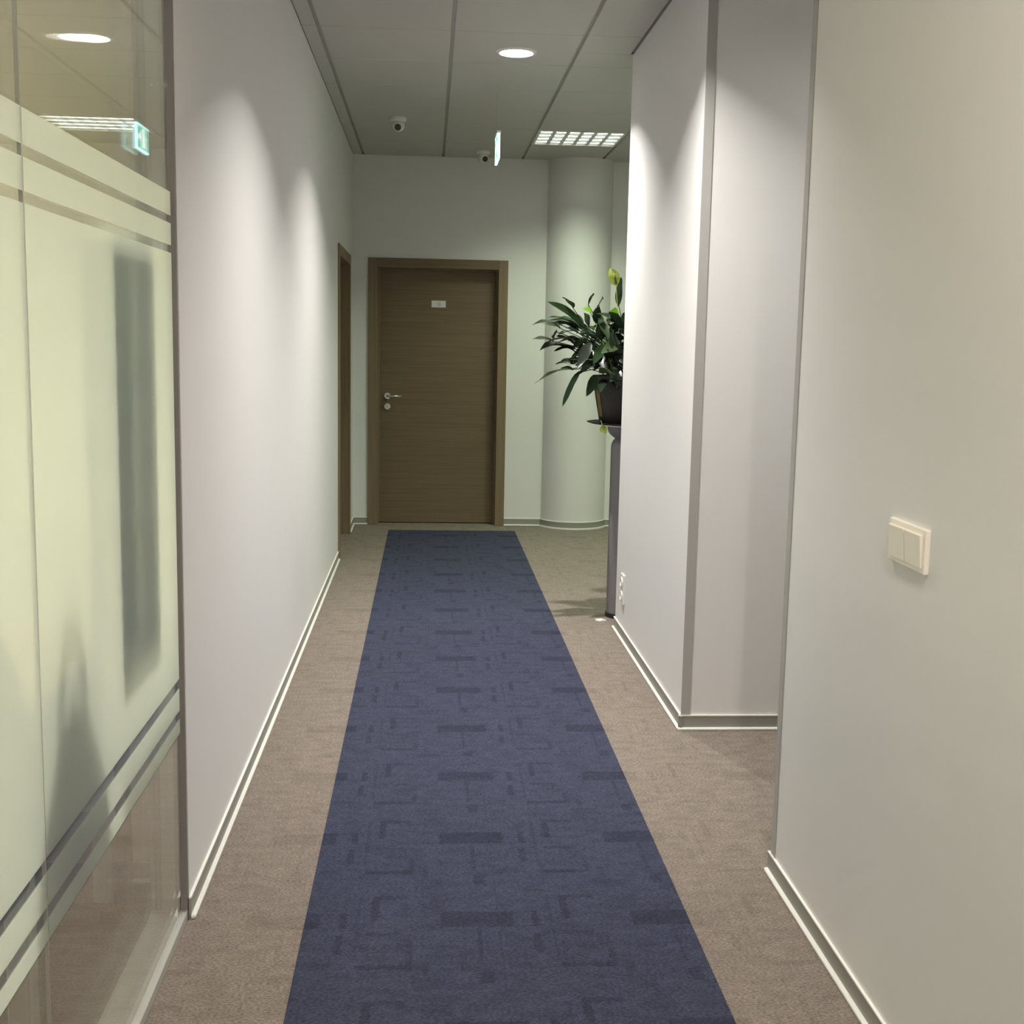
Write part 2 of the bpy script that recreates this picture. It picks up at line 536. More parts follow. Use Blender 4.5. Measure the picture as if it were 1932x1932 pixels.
skirting('baseboard_right', 'grey skirting with white foot below the wall socket', 'Y', XR, -1, Y_R0 - 0.012, Y_R1 + 0.012)
skirting('baseboard_right', 'grey skirting across the face of the side passage', 'X', Y_R0, -1, XR - 0.012, XE)
skirting('baseboard_right', 'grey skirting on the lobby side of the right wall', 'X', Y_R1, 1, XR, XE)
skirting('baseboard_right', 'grey skirting with white foot along the near right wall', 'Y', XN, -1, YF, Y_NEAR_END + 0.02)
bc = lathe('baseboard_column', [(CR + 0.006, 0), (CR + 0.006, 0.0565), (CR, 0.0565)], (CX, CY, 0), M_BASE, seg=64)
structure(bc, 'curved grey skirting around the foot of the column')
lathe('skirting_cap', [(CR + 0.0072, 0.0565), (CR + 0.0072, 0.0605), (CR, 0.0605)], (CX, CY, 0), M_STRIP, bc, seg=64)
lathe('foot_strip', [(CR + 0.017, 0), (CR + 0.017, 0.0105), (CR + 0.014, 0.0115), (CR, 0.0115)], (CX, CY, 0), M_STRIP, bc, seg=64)

# grey corner profiles
t1 = box('trim_1', XR - 0.0025, XR + 0.034, Y_R0 - 0.003, Y_R0 + 0.001, 0.061, H, M_TRIM, bevel=0.0008)
structure(t1, 'grey vertical edge strip on the corner of the side passage wall')
t2 = box('trim_2', XN - 0.003, XN + 0.003, Y_NEAR_END - 0.034, Y_NEAR_END + 0.003, 0.061, H, M_TRIM, bevel=0.0008)
structure(t2, 'grey vertical edge strip on the end of the near right wall')

# ------------------------------------------------------------------ end door
d1 = struct_empty('door_1', 'brown wooden door with steel handle at the end of the corridor', (0.07, YB, 0))
CW = 0.075
def frame(parent, f):
    # f(name, a0, a1, d0, d1, z0, z1, mat): a along the wall, d depth into the wall from its face
    pass
box('jamb_casing', D0, D0 + CW, YB - 0.014, YB + 0.002, 0, DT, M_WOOD_V, d1, 0.002)
box('jamb_casing', D1 - CW, D1, YB - 0.014, YB + 0.002, 0, DT, M_WOOD_V, d1, 0.002)
box('head_casing', D0 + CW, D1 - CW, YB - 0.014, YB + 0.002, DT - CW, DT, M_WOOD_H, d1, 0.002)
box('jamb_lining', D0 + 0.03, D0 + CW, YB + 0.002, YB + 0.2, 0, DT - 0.03, M_WOOD_V, d1)
box('jamb_lining', D1 - CW, D1 - 0.03, YB + 0.002, YB + 0.2, 0, DT - 0.03, M_WOOD_V, d1)
box('head_lining', D0 + CW, D1 - CW, YB + 0.002, YB + 0.2, DT - CW, DT - 0.03, M_WOOD_H, d1)
box('door_stop', D0 + CW, D0 + CW + 0.016, YB + 0.055, YB + 0.10, 0, DT - CW, M_WOOD_V, d1)
box('door_stop', D1 - CW - 0.016, D1 - CW, YB + 0.055, YB + 0.10, 0, DT - CW, M_WOOD_V, d1)
box('door_stop', D0 + CW + 0.016, D1 - CW - 0.016, YB + 0.055, YB + 0.10, DT - CW - 0.016, DT - CW, M_WOOD_H, d1)
LY = YB + 0.10
leaf_d = box('door_leaf', D0 + CW + 0.003, D1 - CW - 0.003, LY, LY + 0.04, 0.006, DT - CW - 0.003, M_WOOD_H, d1, 0.002)
hx, hz = -0.332, 1.041
hd = lathe('handle_rose', [(0.0, -0.012), (0.024, -0.012), (0.0265, -0.009), (0.0265, 0.0)], (hx, LY, hz), M_METAL, leaf_d, 28, axis='Y')
tube_obj('lever', [(hx, LY - 0.01, hz), (hx, LY - 0.048, hz), (hx + 0.012, LY - 0.056, hz), (hx + 0.115, LY - 0.056, hz)],
         [0.009, 0.009, 0.009, 0.0075], M_METAL, leaf_d, 12)
lk = lathe('lock_rose', [(0.0, -0.010), (0.024, -0.010), (0.0265, -0.007), (0.0265, 0.0)], (hx, LY, 0.955), M_METAL, leaf_d, 28, axis='Y')
box('lock_cylinder', hx - 0.005, hx + 0.005, LY - 0.014, LY - 0.009, 0.942, 0.968, M_METAL, leaf_d, 0.002)
M_SIGN = plain('white_sign_card', (0.75, 0.72, 0.70), 0.4)
M_SIGN_BLUE = plain('pale_blue_print', (0.36, 0.42, 0.52), 0.4)
np_ = box('name_plate', 0.018, 0.132, LY - 0.004, LY, 1.757, 1.811, M_SIGN, d1, 0.001)
for r0, r1 in ((0.0135, 0.0175), (0.0, 0.0065)):
    lathe('printed_emblem', [(r0, -0.0045), (r1, -0.0045), (r1, -0.0038)] if r0 == 0 else
          [(r0, -0.0038), (r0, -0.0045), (r1, -0.0045), (r1, -0.0038)], (0.077, LY, 1.783), M_SIGN_BLUE, np_, 24, axis='Y')
settle(d1)

# ------------------------------------------------------------------ side door in the left wall
d2 = struct_empty('door_2', 'narrow view of a brown door frame set into the left wall', (XL, 8.9, 0))
DT2 = 2.117
xf = XL + 0.012
box('jamb_casing', XL - 0.002, xf, DY0, DY0 + CW, 0, DT2, M_WOOD_V, d2, 0.002)
box('jamb_casing', XL - 0.002, xf, DY1 - CW, DY1, 0, DT2, M_WOOD_V, d2, 0.002)
box('head_casing', XL - 0.002, xf, DY0 + CW, DY1 - CW, DT2 - CW, DT2, M_WOOD_V, d2, 0.002)
box('jamb_lining', XL - 0.12, XL - 0.002, DY0 + 0.001, DY0 + CW, 0, DT2 - 0.001, M_WOOD_V, d2)
box('jamb_lining', XL - 0.12, XL - 0.002, DY1 - CW, DY1 - 0.001, 0, DT2 - 0.001, M_WOOD_V, d2)
box('head_lining', XL - 0.12, XL - 0.002, DY0 + CW, DY1 - CW, DT2 - CW, DT2 - 0.001, M_WOOD_V, d2)
l2 = box('door_leaf', XL - 0.14, XL - 0.10, DY0 + CW + 0.002, DY1 - CW - 0.002, 0.006, DT2 - CW - 0.002, M_WOOD_V, d2)
lathe('handle_rose', [(0.0, 0.012), (0.025, 0.012), (0.025, 0.0)], (XL - 0.10, DY0 + 0.16, 1.04), M_METAL, l2, 20, axis='X')
tube_obj('lever', [(XL - 0.09, DY0 + 0.16, 1.04), (XL - 0.055, DY0 + 0.16, 1.04), (XL - 0.05, DY0 + 0.28, 1.04)], 0.008, M_METAL, l2)
settle(d2)

# ------------------------------------------------------------------ glazed office partition
w1 = struct_empty('window_1', 'double glazed office partition with frosted film bands on the left', (XG1, 2.0, 0))
M_POST = plain('pale_frame_post', (0.50, 0.50, 0.46), 0.45)
GZ0, GZ1 = 0.028, H - 0.04
joints = [YF, 0.86, 1.952, Y_L0 - 0.03]
box('bottom_rail', XG2 - 0.046, XG1 + 0.012, YF, Y_L0 - 0.002, 0, 0.026, M_ALU, w1, 0.0015)
box('top_rail', XG2 - 0.046, XG1 + 0.012, YF, Y_L0 - 0.002, H - 0.04, H, M_ALU, w1, 0.0015)
box('end_post', XG2 - 0.046, XG1 - 0.008, Y_L0 - 0.026, Y_L0, 0.026, H - 0.04, M_POST, w1, 0.0015)
box('edge_seal', XG1 - 0.006, XL - 0.002, Y_L0 - 0.014, Y_L0 + 0.001, 0.02, H - 0.001, plain('dark_seal', (0.22, 0.205, 0.195), 0.6), w1)
FILM = [(0.505, 0.541), (0.5635, 0.620), (0.645, 1.687), (1.705, 1.756), (1.774, 1.829)]
M_EDGE = plain('pane_edge_seal', (0.30, 0.29, 0.25), 0.4)
for a, b in zip(joints, joints[1:]):
    for xg in (XG1, XG2):
        p = box('glass_pane', xg - 0.003, xg + 0.003, a + 0.0015, b - 0.0015, GZ0, GZ1, M_GLASS, w1)
    if b < 3.0:
        box('joint_seal', XG1 - 0.0031, XG1 + 0.0031, b - 0.0014, b + 0.0014, GZ0, GZ1, M_EDGE, w1)
    if True:
        for z0, z1 in FILM:
            box('film_band', XG1 + 0.0034, XG1 + 0.0044, a + 0.002, b - 0.002, z0, z1, M_FILM, w1)
settle(w1)

# ------------------------------------------------------------------ office behind the glass
OX, OY = -3.7, 3.68
M_OFFICE_WALL = plain('cream_office_wall', (0.80, 0.77, 0.64), 0.6, noise=0.01)
ow = boxes('wall_office_far', [(OX, -0.80, OY, OY + 0.1, 0, H), (-0.80, -0.70, 3.28, OY + 0.1, 0, H)], M_OFFICE_WALL)
structure(ow, 'cream office wall seen through the clear lower glass')
structure(box('wall_office_left', OX - 0.1, OX, YF, OY + 0.1, 0, H, M_OFFICE_WALL), 'cream side wall of the office')
structure(box('wall_office_front', OX, XG2 - 0.05, YF - 0.1, YF, 0, H, M_OFFICE_WALL), 'cream office wall behind the viewer')
structure(box('ceiling_office', OX, XG2 - 0.048, YF, OY, H - 0.012, H + 0.013, M_OFFICE_WALL), 'cream ceiling of the office')
M_OFFICE_CARPET = carpet('dark_office_carpet', (0.110, 0.098, 0.080), (0.080, 0.070, 0.056), False, (0.5, 0.5), (0, 0, 0), 0.4)
fo = box('floor_office', OX, XG2 - 0.047, YF, OY, 0.0, 0.003, M_OFFICE_CARPET)
structure(fo, 'dark brown carpet floor of the office behind the glass')
skirting('baseboard_office', 'pale skirting at the foot of the office wall', 'X', 3.28, -1, -0.80, -0.70)

# ================================================================== THINGS
def area_light(name, parent, loc, power, col, shape, sx, sy=None, spread=180.0):
    ld = bpy.data.lights.new(name, 'AREA'); ld.shape = shape; ld.size = sx
    if sy: ld.size_y = sy
    ld.energy = power; ld.color = col; ld.spread = math.radians(spread)
    o = link(bpy.data.objects.new(name, ld)); o.location = loc
    o.parent = parent
    return o

SPREAD = 121.0
M_LAMP = emit('lit_diffuser', (1.0, 0.97, 0.93), 14.0)
def downlight(x, y, power, col, label, group, spread=SPREAD):
    t = thing('downlight', label, 'ceiling light', (x, y, H), group)
    z = H
    lathe('trim_ring', [(0.083, z - 0.001), (0.085, z - 0.008), (0.098, z - 0.006), (0.102, z)], (x, y, 0), M_WHITE, t, 48)
    lathe('diffuser', [(0.0, z - 0.003), (0.084, z - 0.003)], (x, y, 0), M_LAMP, t, 48)
    area_light('lamp_light', t, (x, y, z - 0.012), power, col, 'DISK', 0.05, spread=spread)
    settle(t)
    return t
downlight(0.42, 6.36, P_DOWN_MAIN, C_DOWN, 'bright round recessed downlight in the corridor ceiling', 'round downlights')
downlight(0.42, 4.25, P_DOWN_MID, C_DOWN, 'round recessed downlight above the side passage opening', 'round downlights', 117.0)
downlight(0.55, 0.9, P_DOWN_NEAR, C_NEAR, 'round recessed downlight over the viewer near the light switch', 'round downlights', 165.0)
downlight(0.25, -1.4, P_DOWN_NEAR, C_NEAR, 'round recessed downlight behind the viewer', 'round downlights', 150.0)

downlight(1.9, 3.70, P_PASSAGE, C_PASSAGE, 'round recessed downlight inside the side passage on the right', 'round downlights', 150.0)

# louvred tube lights in the lobby ceiling, the second one added for fill
M_LOUVRE = plain('bright_louvre', (0.86, 0.88, 0.84), 0.3)
M_TRAY = plain('white_lamp_tray', (0.88, 0.90, 0.86), 0.4)
M_TUBE = emit('lit_tube', (0.90, 1.0, 0.86), 5.0)
def wedge(name, along, c, a, b, z0, z1, wt, wb, parent):
    # louvre blade section: wide at the bottom edge, thin on top
    if along == 'Y':
        v = [(c - wb, a, z0), (c + wb, a, z0), (c + wt, a, z1), (c - wt, a, z1), (c - wb, b, z0), (c + wb, b, z0), (c + wt, b, z1), (c - wt, b, z1)]
    else:
        v = [(a, c - wb, z0), (a, c + wb, z0), (a, c + wt, z1), (a, c - wt, z1), (b, c - wb, z0), (b, c + wb, z0), (b, c + wt, z1), (b, c - wt, z1)]
    f = [(0, 1, 2, 3), (7, 6, 5, 4), (0, 4, 5, 1), (1, 5, 6, 2), (2, 6, 7, 3), (3, 7, 4, 0)]
    bm = bmesh.new(); bv = [bm.verts.new(p) for p in v]
    for q in f: bm.faces.new([bv[i] for i in q])
    return bm_obj(name, bm, M_LOUVRE, parent)
def tube_light(cell, label, power, spread):
    cx0, cx1, cy0, cy1 = cell
    ax0, ax1, ay0, ay1 = cx0 + 0.010, cx1 - 0.0105, cy0 + 0.008, cy0 + 0.598
    t = thing('tube_light', label, 'ceiling light', ((ax0 + ax1) / 2, (ay0 + ay1) / 2, H), 'louvred tube lights of the lobby')
    box('filler_panel', cx0 + 0.009, cx1 - 0.009, ay1 + 0.002, cy1 - 0.002, H, H + 0.014, M_CEIL, t)
    for q in ((ax0, ax0 + 0.018, ay0, ay1), (ax1 - 0.018, ax1, ay0, ay1), (ax0 + 0.018, ax1 - 0.018, ay0, ay0 + 0.018), (ax0 + 0.018, ax1 - 0.018, ay1 - 0.018, ay1)):
        box('lamp_frame', *q, H - 0.006, H + 0.008, M_WHITE, t, 0.001)
    ix0, ix1, iy0, iy1 = ax0 + 0.018, ax1 - 0.018, ay0 + 0.018, ay1 - 0.018
    box('lamp_tray', ix0, ix1, iy0, iy1, H + 0.0125, H + 0.0138, M_TRAY, t)
    for k in range(1, 4):
        wedge('louvre_blade', 'X', iy0 + (iy1 - iy0) * k / 4, ix0, ix1, H - 0.003, H + 0.0115, 0.004, 0.010, t)
    for k in range(1, 6):
        wedge('louvre_blade', 'Y', ix0 + (ix1 - ix0) * k / 6, iy0, iy1, H - 0.002, H + 0.0115, 0.003, 0.014, t)
    for k in range(4):
        yy = iy0 + (iy1 - iy0) * (k + 0.5) / 4
        tube_obj('tube', [(ix0 + 0.004, yy, H + 0.0062), (ix1 - 0.004, yy, H + 0.0062)], 0.006, M_TUBE, t, 8)
    area_light('lamp_light', t, ((ax0 + ax1) / 2, (ay0 + ay1) / 2, H - 0.012), power, C_TROFFER, 'SQUARE', 0.5, None, spread)
    settle(t)
tube_light((TX0, TX1, TY0, TY1), 'square louvred fluorescent ceiling light near the round column', P_TROFFER, 124.0)
tube_light((SX0, SX1, SY0, SY1), 'added unseen louvred ceiling light behind the right wall, brightening the back wall', P_TROFFER * 1.6, 150.0)  # unseen extra fixture, added to lift the back wall and column

# ceiling cameras
def ceiling_camera(x, y, aim, label, s=1.0):
    t = thing('security_camera', label, 'camera', (x, y, H), 'small white ceiling cameras')
    lathe('mount', [(0.0, H), (0.052 * s, H), (0.052 * s, H - 0.014 * s), (0.040 * s, H - 0.026 * s), (0.0, H - 0.026 * s)], (x, y, 0), M_WHITE, t, 32)
    c = Vector((x, y, H - 0.048 * s)); r = 0.040 * s
    prof = [(r * math.sin(math.pi * k / 16), -r * math.cos(math.pi * k / 16)) for k in range(17)]
    lathe('ball_housing', prof, c, M_WHITE, t, 32)
    a = Vector(aim).normalized()
    rot = Vector((0, 0, 1)).rotation_difference(a).to_matrix().to_4x4()
    ln = lathe('lens', [(0.0, 0.0), (0.018 * s, 0.0), (0.021 * s, -0.003), (0.021 * s, -0.02)], (0, 0, 0), M_BLACK, t, 24)
    ln.data.transform(Matrix.Translation(c + a * (r + 0.003)) @ rot)
    settle(t)
ceiling_camera(-0.211, 8.30, (-0.1, -0.85, -0.45), 'white ball camera with black lens on the ceiling left of the exit sign')
ceiling_camera(0.397, 9.60, (0.35, -0.75, -0.4), 'white ball camera on the ceiling close to the back wall')

# hanging exit sign, edge lit, its faces turned to the side walls
ex = thing('exit_sign', 'small lit green and white exit sign hanging from the ceiling', 'sign', (0.378, 7.2, 2.50))
M_EXIT = emit('lit_acrylic', (0.50, 0.90, 1.0), 2.2)
M_EXIT_G = emit('lit_green_print', (0.02, 0.60, 0.32), 1.1)
M_EXIT_W = emit('lit_white_print', (0.85, 1.0, 1.0), 1.6)
ey0, ey1, ez0, ez1 = 7.06, 7.34, 2.506, 2.646
xs0, xs1 = 0.371, 0.385
pl = box('acrylic_plate', xs0, xs1, ey0, ey1, ez0, ez1, M_EXIT, ex, 0.002)
box('lamp_bar', 0.366, 0.390, ey0, ey1, ez1, ez1 + 0.014, M_WHITE, ex, 0.002)
for sx, xx in ((-1, xs0), (1, xs1)):
    lo, hi = sorted((xx, xx + sx * 0.001))
    box('green_field', lo, hi, ey0 + 0.01, ey1 - 0.01, ez0 + 0.01, ez1 - 0.01, M_EXIT_G, pl)
    lo, hi = sorted((xx + sx * 0.001, xx + sx * 0.0016))
    box('white_doorway', lo, hi, 7.17, 7.235, ez0 + 0.02, ez1 - 0.02, M_EXIT_W, pl)
    v = [(0, 7.15, 2.576), (0, 7.115, 2.606), (0, 7.115, 2.588), (0, 7.078, 2.588), (0, 7.078, 2.564), (0, 7.115, 2.564), (0, 7.115, 2.546)]
    bm = bmesh.new()
    A = [bm.verts.new((lo, a[1], a[2])) for a in v]; B = [bm.verts.new((hi, a[1], a[2])) for a in v]
    bm.faces.new(A); bm.faces.new(B)
    for i in range(7): bm.faces.new((A[i], A[(i + 1) % 7], B[(i + 1) % 7], B[i]))
    bm_obj('white_arrow', bm, M_EXIT_W, pl)
    bm = bmesh.new(); xm = (lo + hi) / 2     # running figure
    tube(bm, [(xm, 7.272, 2.60), (xm, 7.262, 2.565), (xm, 7.285, 2.545), (xm, 7.275, 2.52)], 0.007, 6)
    tube(bm, [(xm, 7.262, 2.565), (xm, 7.245, 2.545), (xm, 7.255, 2.525)], 0.006, 6)
    tube(bm, [(xm, 7.245, 2.575), (xm, 7.27, 2.592), (xm, 7.295, 2.578)], 0.005, 6)
    tube(bm, [(xm, 7.268, 2.612), (xm, 7.266, 2.626)], 0.008, 8)
    for q in bm.verts: q.co.x = xm + (q.co.x - xm) * 0.04
    bm_obj('white_figure', bm, M_EXIT_W, pl)
for yy in (7.10, 7.30):
    tube_obj('hanging_wire', [(0.378, yy, ez1 + 0.01), (0.378, yy, H)], 0.0005, M_CEIL, ex, 6)
settle(ex)

# light switch on the near wall
sw = thing('light_switch', 'cream double rocker light switch on the near right wall', 'switch', (XN, 2.43, 1.05))
sy0, sy1, sz0, sz1 = 2.335, 2.530, 1.050, 1.140
box('switch_frame', XN - 0.010, XN + 0.001, sy0, sy1, sz0, sz1, M_CREAM, sw, 0.003, 2)
def rocker(y0, y1):
    x = XN - 0.010
    v = [(x, y0, sz0 + 0.011), (x, y1, sz0 + 0.011), (x, y1, sz1 - 0.011), (x, y0, sz1 - 0.011),
         (x - 0.0025, y0, sz0 + 0.011), (x - 0.0025, y1, sz0 + 0.011), (x - 0.0075, y1, sz1 - 0.012), (x - 0.0075, y0, sz1 - 0.012)]
    f = [(0, 1, 2, 3), (7, 6, 5, 4), (0, 4, 5, 1), (1, 5, 6, 2), (2, 6, 7, 3), (3, 7, 4, 0)]
    bm = bmesh.new(); bv = [bm.verts.new(p) for p in v]
    for q in f: bm.faces.new([bv[i] for i in q])
    bmesh.ops.bevel(bm, geom=list(bm.edges), offset=0.001, segments=2, affect='EDGES')
    bm_obj('rocker', bm, M_CREAM, sw)
ym = (sy0 + sy1) / 2
rocker(sy0 + 0.012, ym - 0.002); rocker(ym + 0.002, sy1 - 0.012)
settle(sw)

# wall socket beside the pedestal
so = thing('wall_socket', 'white double wall socket low on the right wall', 'socket', (XR, 6.09, 0.19))
box('socket_plate', XR - 0.009, XR + 0.001, 6.045, 6.135, 0.185, 0.335, M_WHITE, so, 0.003, 2)
for zc in (0.225, 0.295):
    lathe('socket_well', [(0.019, -0.009), (0.023, -0.016), (0.027, -0.009)], (XR, 6.09, zc), M_WHITE, so, 28, axis='X')
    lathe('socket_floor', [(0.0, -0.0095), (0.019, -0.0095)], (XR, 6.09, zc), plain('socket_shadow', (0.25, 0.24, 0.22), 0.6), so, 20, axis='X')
    for dy in (-0.0095, 0.0095):
        lathe('pin_hole', [(0.0, -0.0105), (0.0035, -0.0105), (0.0035, -0.009)], (XR, 6.09 + dy, zc), M_BLACK, so, 10, axis='X')
settle(so)

# ------------------------------------------------------------------ pedestal, saucer, plant
PX, PY = 1.10, 6.62
pe = thing('plant_pedestal', 'mauve grey round pedestal half hidden by the right wall', 'pedestal', (PX, PY, 0))
lathe('base_ring', [(0.0, 0.0), (0.112, 0.0), (0.112, 0.022), (0.106, 0.026), (0.0, 0.026)], (PX, PY, 0), M_BLACK, pe, 48)
lathe('shaft', [(0.106, 0.024), (0.106, 0.935), (0.103, 0.955), (0.096, 0.972), (0.084, 0.984), (0.0, 0.984)], (PX, PY, 0), M_PEDESTAL, pe, 56)
lathe('capital', [(0.082, 0.982), (0.092, 0.990), (0.110, 1.004), (0.121, 1.018), (0.126, 1.034), (0.128, 1.052), (0.0, 1.052)], (PX, PY, 0), M_PEDESTAL, pe, 56)
lathe('top_plate', [(0.0, 1.052), (0.138, 1.052), (0.140, 1.058), (0.138, 1.062), (0.0, 1.062)], (PX, PY, 0), M_STRIP, pe, 56)
settle(pe)
sa = lathe('pot_saucer', [(0.0, 1.0625), (0.165, 1.0625), (0.215, 1.0645), (0.238, 1.071), (0.242, 1.0745), (0.238, 1.0755), (0.215, 1.0705), (0.0, 1.0705)],
           (0, 0, 0), plain('dark_saucer', (0.006, 0.007, 0.006), 0.8), None, 64)
sa.location = (PX, PY, 0)
tag(sa, 'thin black saucer under the flower pot on the pedestal', 'saucer')

po = thing('potted_plant', 'dark flower pot with a bushy peace lily bearing pale green blooms', 'plant', (PX, PY, 1.072))
M_POT = plain('dark_glazed_pot', (0.010, 0.009, 0.007), 0.55, noise=0.35, nscale=14)
M_MOTIF = plain('ochre_pot_motif', (0.16, 0.10, 0.025), 0.5, noise=0.6, nscale=30)
M_SOIL = plain('potting_soil', (0.03, 0.022, 0.015), 0.95, noise=0.4, nscale=80)
pot_prof = [(0.0, 1.072), (0.168, 1.072), (0.174, 1.078), (0.190, 1.16), (0.206, 1.25), (0.212, 1.30), (0.217, 1.305), (0.217, 1.325), (0.203, 1.325), (0.198, 1.28), (0.0, 1.28)]
lathe('pot', pot_prof, (PX, PY, 0), M_POT, po, 56)
lathe('soil', [(0.0, 1.298), (0.10, 1.302), (0.199, 1.292)], (PX, PY, 0), M_SOIL, po, 32)
lathe('pot_motif', [(0.1815, 1.105), (0.191, 1.155), (0.1995, 1.205), (0.2065, 1.245)], (PX, PY, 0), M_MOTIF, po, 10, math.radians(190), math.radians(203))
M_LEAF = [leaf_mat('leaf_dark_green', (0.010, 0.022, 0.009)), leaf_mat('leaf_mid_green', (0.026, 0.056, 0.019)),
          leaf_mat('leaf_grey_green', (0.10, 0.15, 0.07)), leaf_mat('leaf_bright_green', (0.22, 0.48, 0.03), 0.4, 0.4)]
M_SPATHE = leaf_mat('spathe_yellow_green', (0.62, 0.75, 0.16), 0.45, 0.35)
M_SPADIX = plain('spadix_olive', (0.16, 0.16, 0.05), 0.7)
M_DEAD = leaf_mat('leaf_withered', (0.22, 0.24, 0.04), 0.6, 0.3)
LEAVES = [
    (0.816, 6.590, 1.588, 0.620, 6.555, 1.708, 0.034, 1),
    (0.762, 6.560, 1.678, 0.694, 6.490, 1.729, 0.011, 0),
    (0.849, 6.650, 1.690, 0.887, 6.685, 1.760, 0.011, 0),
    (0.911, 6.680, 1.695, 0.945, 6.750, 1.735, 0.011, 1),
    (0.777, 6.620, 1.596, 0.642, 6.620, 1.629, 0.014, 0),
    (0.692, 6.548, 1.593, 0.536, 6.464, 1.583, 0.014, 0),
    (0.702, 6.608, 1.571, 0.601, 6.594, 1.592, 0.017, 2),
    (0.684, 6.656, 1.560, 0.675, 6.698, 1.512, 0.020, 0),
    (0.805, 6.680, 1.554, 0.743, 6.750, 1.574, 0.023, 0),
    (0.835, 6.692, 1.581, 0.802, 6.776, 1.661, 0.017, 0),
    (0.861, 6.650, 1.578, 0.832, 6.685, 1.657, 0.026, 1),
    (0.892, 6.608, 1.598, 0.899, 6.594, 1.690, 0.046, 0),
    (0.916, 6.572, 1.508, 0.913, 6.516, 1.608, 0.057, 0),
    (0.696, 6.560, 1.498, 0.580, 6.490, 1.449, 0.026, 0),
    (0.670, 6.638, 1.501, 0.554, 6.659, 1.510, 0.014, 2),
    (0.856, 6.548, 1.502, 0.779, 6.464, 1.359, 0.051, 0),
    (0.817, 6.650, 1.504, 0.737, 6.685, 1.525, 0.017, 1),
    (0.894, 6.590, 1.542, 0.807, 6.555, 1.556, 0.029, 0),
    (0.969, 6.602, 1.591, 1.052, 6.581, 1.584, 0.017, 1),
    (0.953, 6.560, 1.551, 1.001, 6.490, 1.488, 0.046, 0),
    (1.014, 6.542, 1.491, 0.901, 6.451, 1.442, 0.054, 2),
    (0.939, 6.560, 1.422, 1.013, 6.490, 1.441, 0.040, 0),
    (1.013, 6.632, 1.690, 1.025, 6.646, 1.848, 0.031, 0),
    (0.972, 6.590, 1.605, 0.987, 6.555, 1.685, 0.049, 3),
    (0.869, 6.620, 1.656, 0.815, 6.620, 1.678, 0.017, 3),
    (1.038, 6.608, 1.598, 1.043, 6.594, 1.662, 0.017, 0),
    (0.802, 6.560, 1.346, 0.708, 6.490, 1.157, 0.029, 0),
    (0.703, 6.590, 1.352, 0.565, 6.555, 1.278, 0.014, 2),
    (0.785, 6.668, 1.381, 0.690, 6.724, 1.378, 0.017, 1),
    (0.779, 6.608, 1.353, 0.700, 6.594, 1.349, 0.020, 1),
    (0.889, 6.524, 1.326, 0.824, 6.412, 1.218, 0.051, 0),
    (0.901, 6.512, 1.341, 0.967, 6.386, 1.337, 0.026, 2),
    (0.973, 6.530, 1.378, 0.989, 6.425, 1.256, 0.069, 0),
    (0.928, 6.536, 1.489, 0.856, 6.438, 1.383, 0.046, 1),
    (0.987, 6.548, 1.476, 1.039, 6.464, 1.381, 0.051, 0),
    (0.872, 6.530, 1.460, 0.933, 6.425, 1.352, 0.046, 0),
    (0.837, 6.608, 1.529, 0.766, 6.594, 1.458, 0.026, 1),
    (0.899, 6.560, 1.628, 0.949, 6.490, 1.517, 0.040, 1),
    (0.965, 6.590, 1.461, 0.878, 6.555, 1.348, 0.040, 0),
    (0.831, 6.668, 1.487, 0.769, 6.724, 1.371, 0.023, 0),
    (1.006, 6.500, 1.351, 0.937, 6.360, 1.299, 0.046, 0),
    (0.935, 6.506, 1.308, 0.885, 6.373, 1.237, 0.040, 0),
    (0.963, 6.584, 1.518, 1.056, 6.542, 1.519, 0.034, 0),
]
rnd = random.Random(7)
def make_leaf(s, t, w, mat, name='leaf', petiole=True, base=None, droop=0.12, tilt=None, cup=0.16):
    s, t = Vector(s), Vector(t)
    d = (t - s); L = d.length; d.normalize()
    view = Vector((0.06, 1, -0.02)).normalized()
    side = d.cross(view)
    if side.length < 0.2: side = d.cross(Vector((0, 0, 1)))
    side.normalize(); nrm = side.cross(d).normalized()
    if nrm.z < 0: nrm = -nrm
    a = math.radians(rnd.uniform(-32, 32)) if tilt is None else tilt
    side = (side * math.cos(a) + nrm * math.sin(a)).normalized()
    nrm = side.cross(d).normalized()
    if nrm.z < 0: nrm = -nrm
    n = 9
    bm = bmesh.new(); rowsv = []
    for i in range(n + 1):
        u = i / n
        c = s + d * (L * u) + Vector((0, 0, 1)) * (droop * L * (math.sin(math.pi * u)) * 0.8)
        ww = w * 0.5 * (math.sin(math.pi * min(1, u ** 0.85)) ** 0.8) * (1.12 if u < 0.6 else 1.0) + 0.0006
        wave = 0.05 * w * math.sin(u * 9 + s.x * 40)
        l = bm.verts.new(c - side * ww + nrm * (cup * ww + wave)); m = bm.verts.new(c - nrm * cup * ww * 0.6); r = bm.verts.new(c + side * ww + nrm * (cup * ww - wave))
        rowsv.append((l, m, r))
    for p, q in zip(rowsv, rowsv[1:]):
        bm.faces.new((p[0], p[1], q[1], q[0])); bm.faces.new((p[1], p[2], q[2], q[1]))
    if petiole:
        b = Vector(base) if base is not None else Vector((PX + rnd.uniform(-0.11, 0.05), PY + rnd.uniform(-0.1, 0.1), 1.295))
        mid = (b + s) / 2 + Vector((0, 0, 0.35 * min((s - b).length, 0.3))) * (0.8 if s.z < b.z + 0.3 else 0.3)
        pts = [b.lerp(mid, k / 3).lerp(mid.lerp(s + d * 0.01, k / 3), k / 3) for k in range(4)] + [s + d * 0.012]
        tube(bm, pts, 0.0022, 4, False)
    o = bm_obj(name, bm, mat, po, True)
    return o
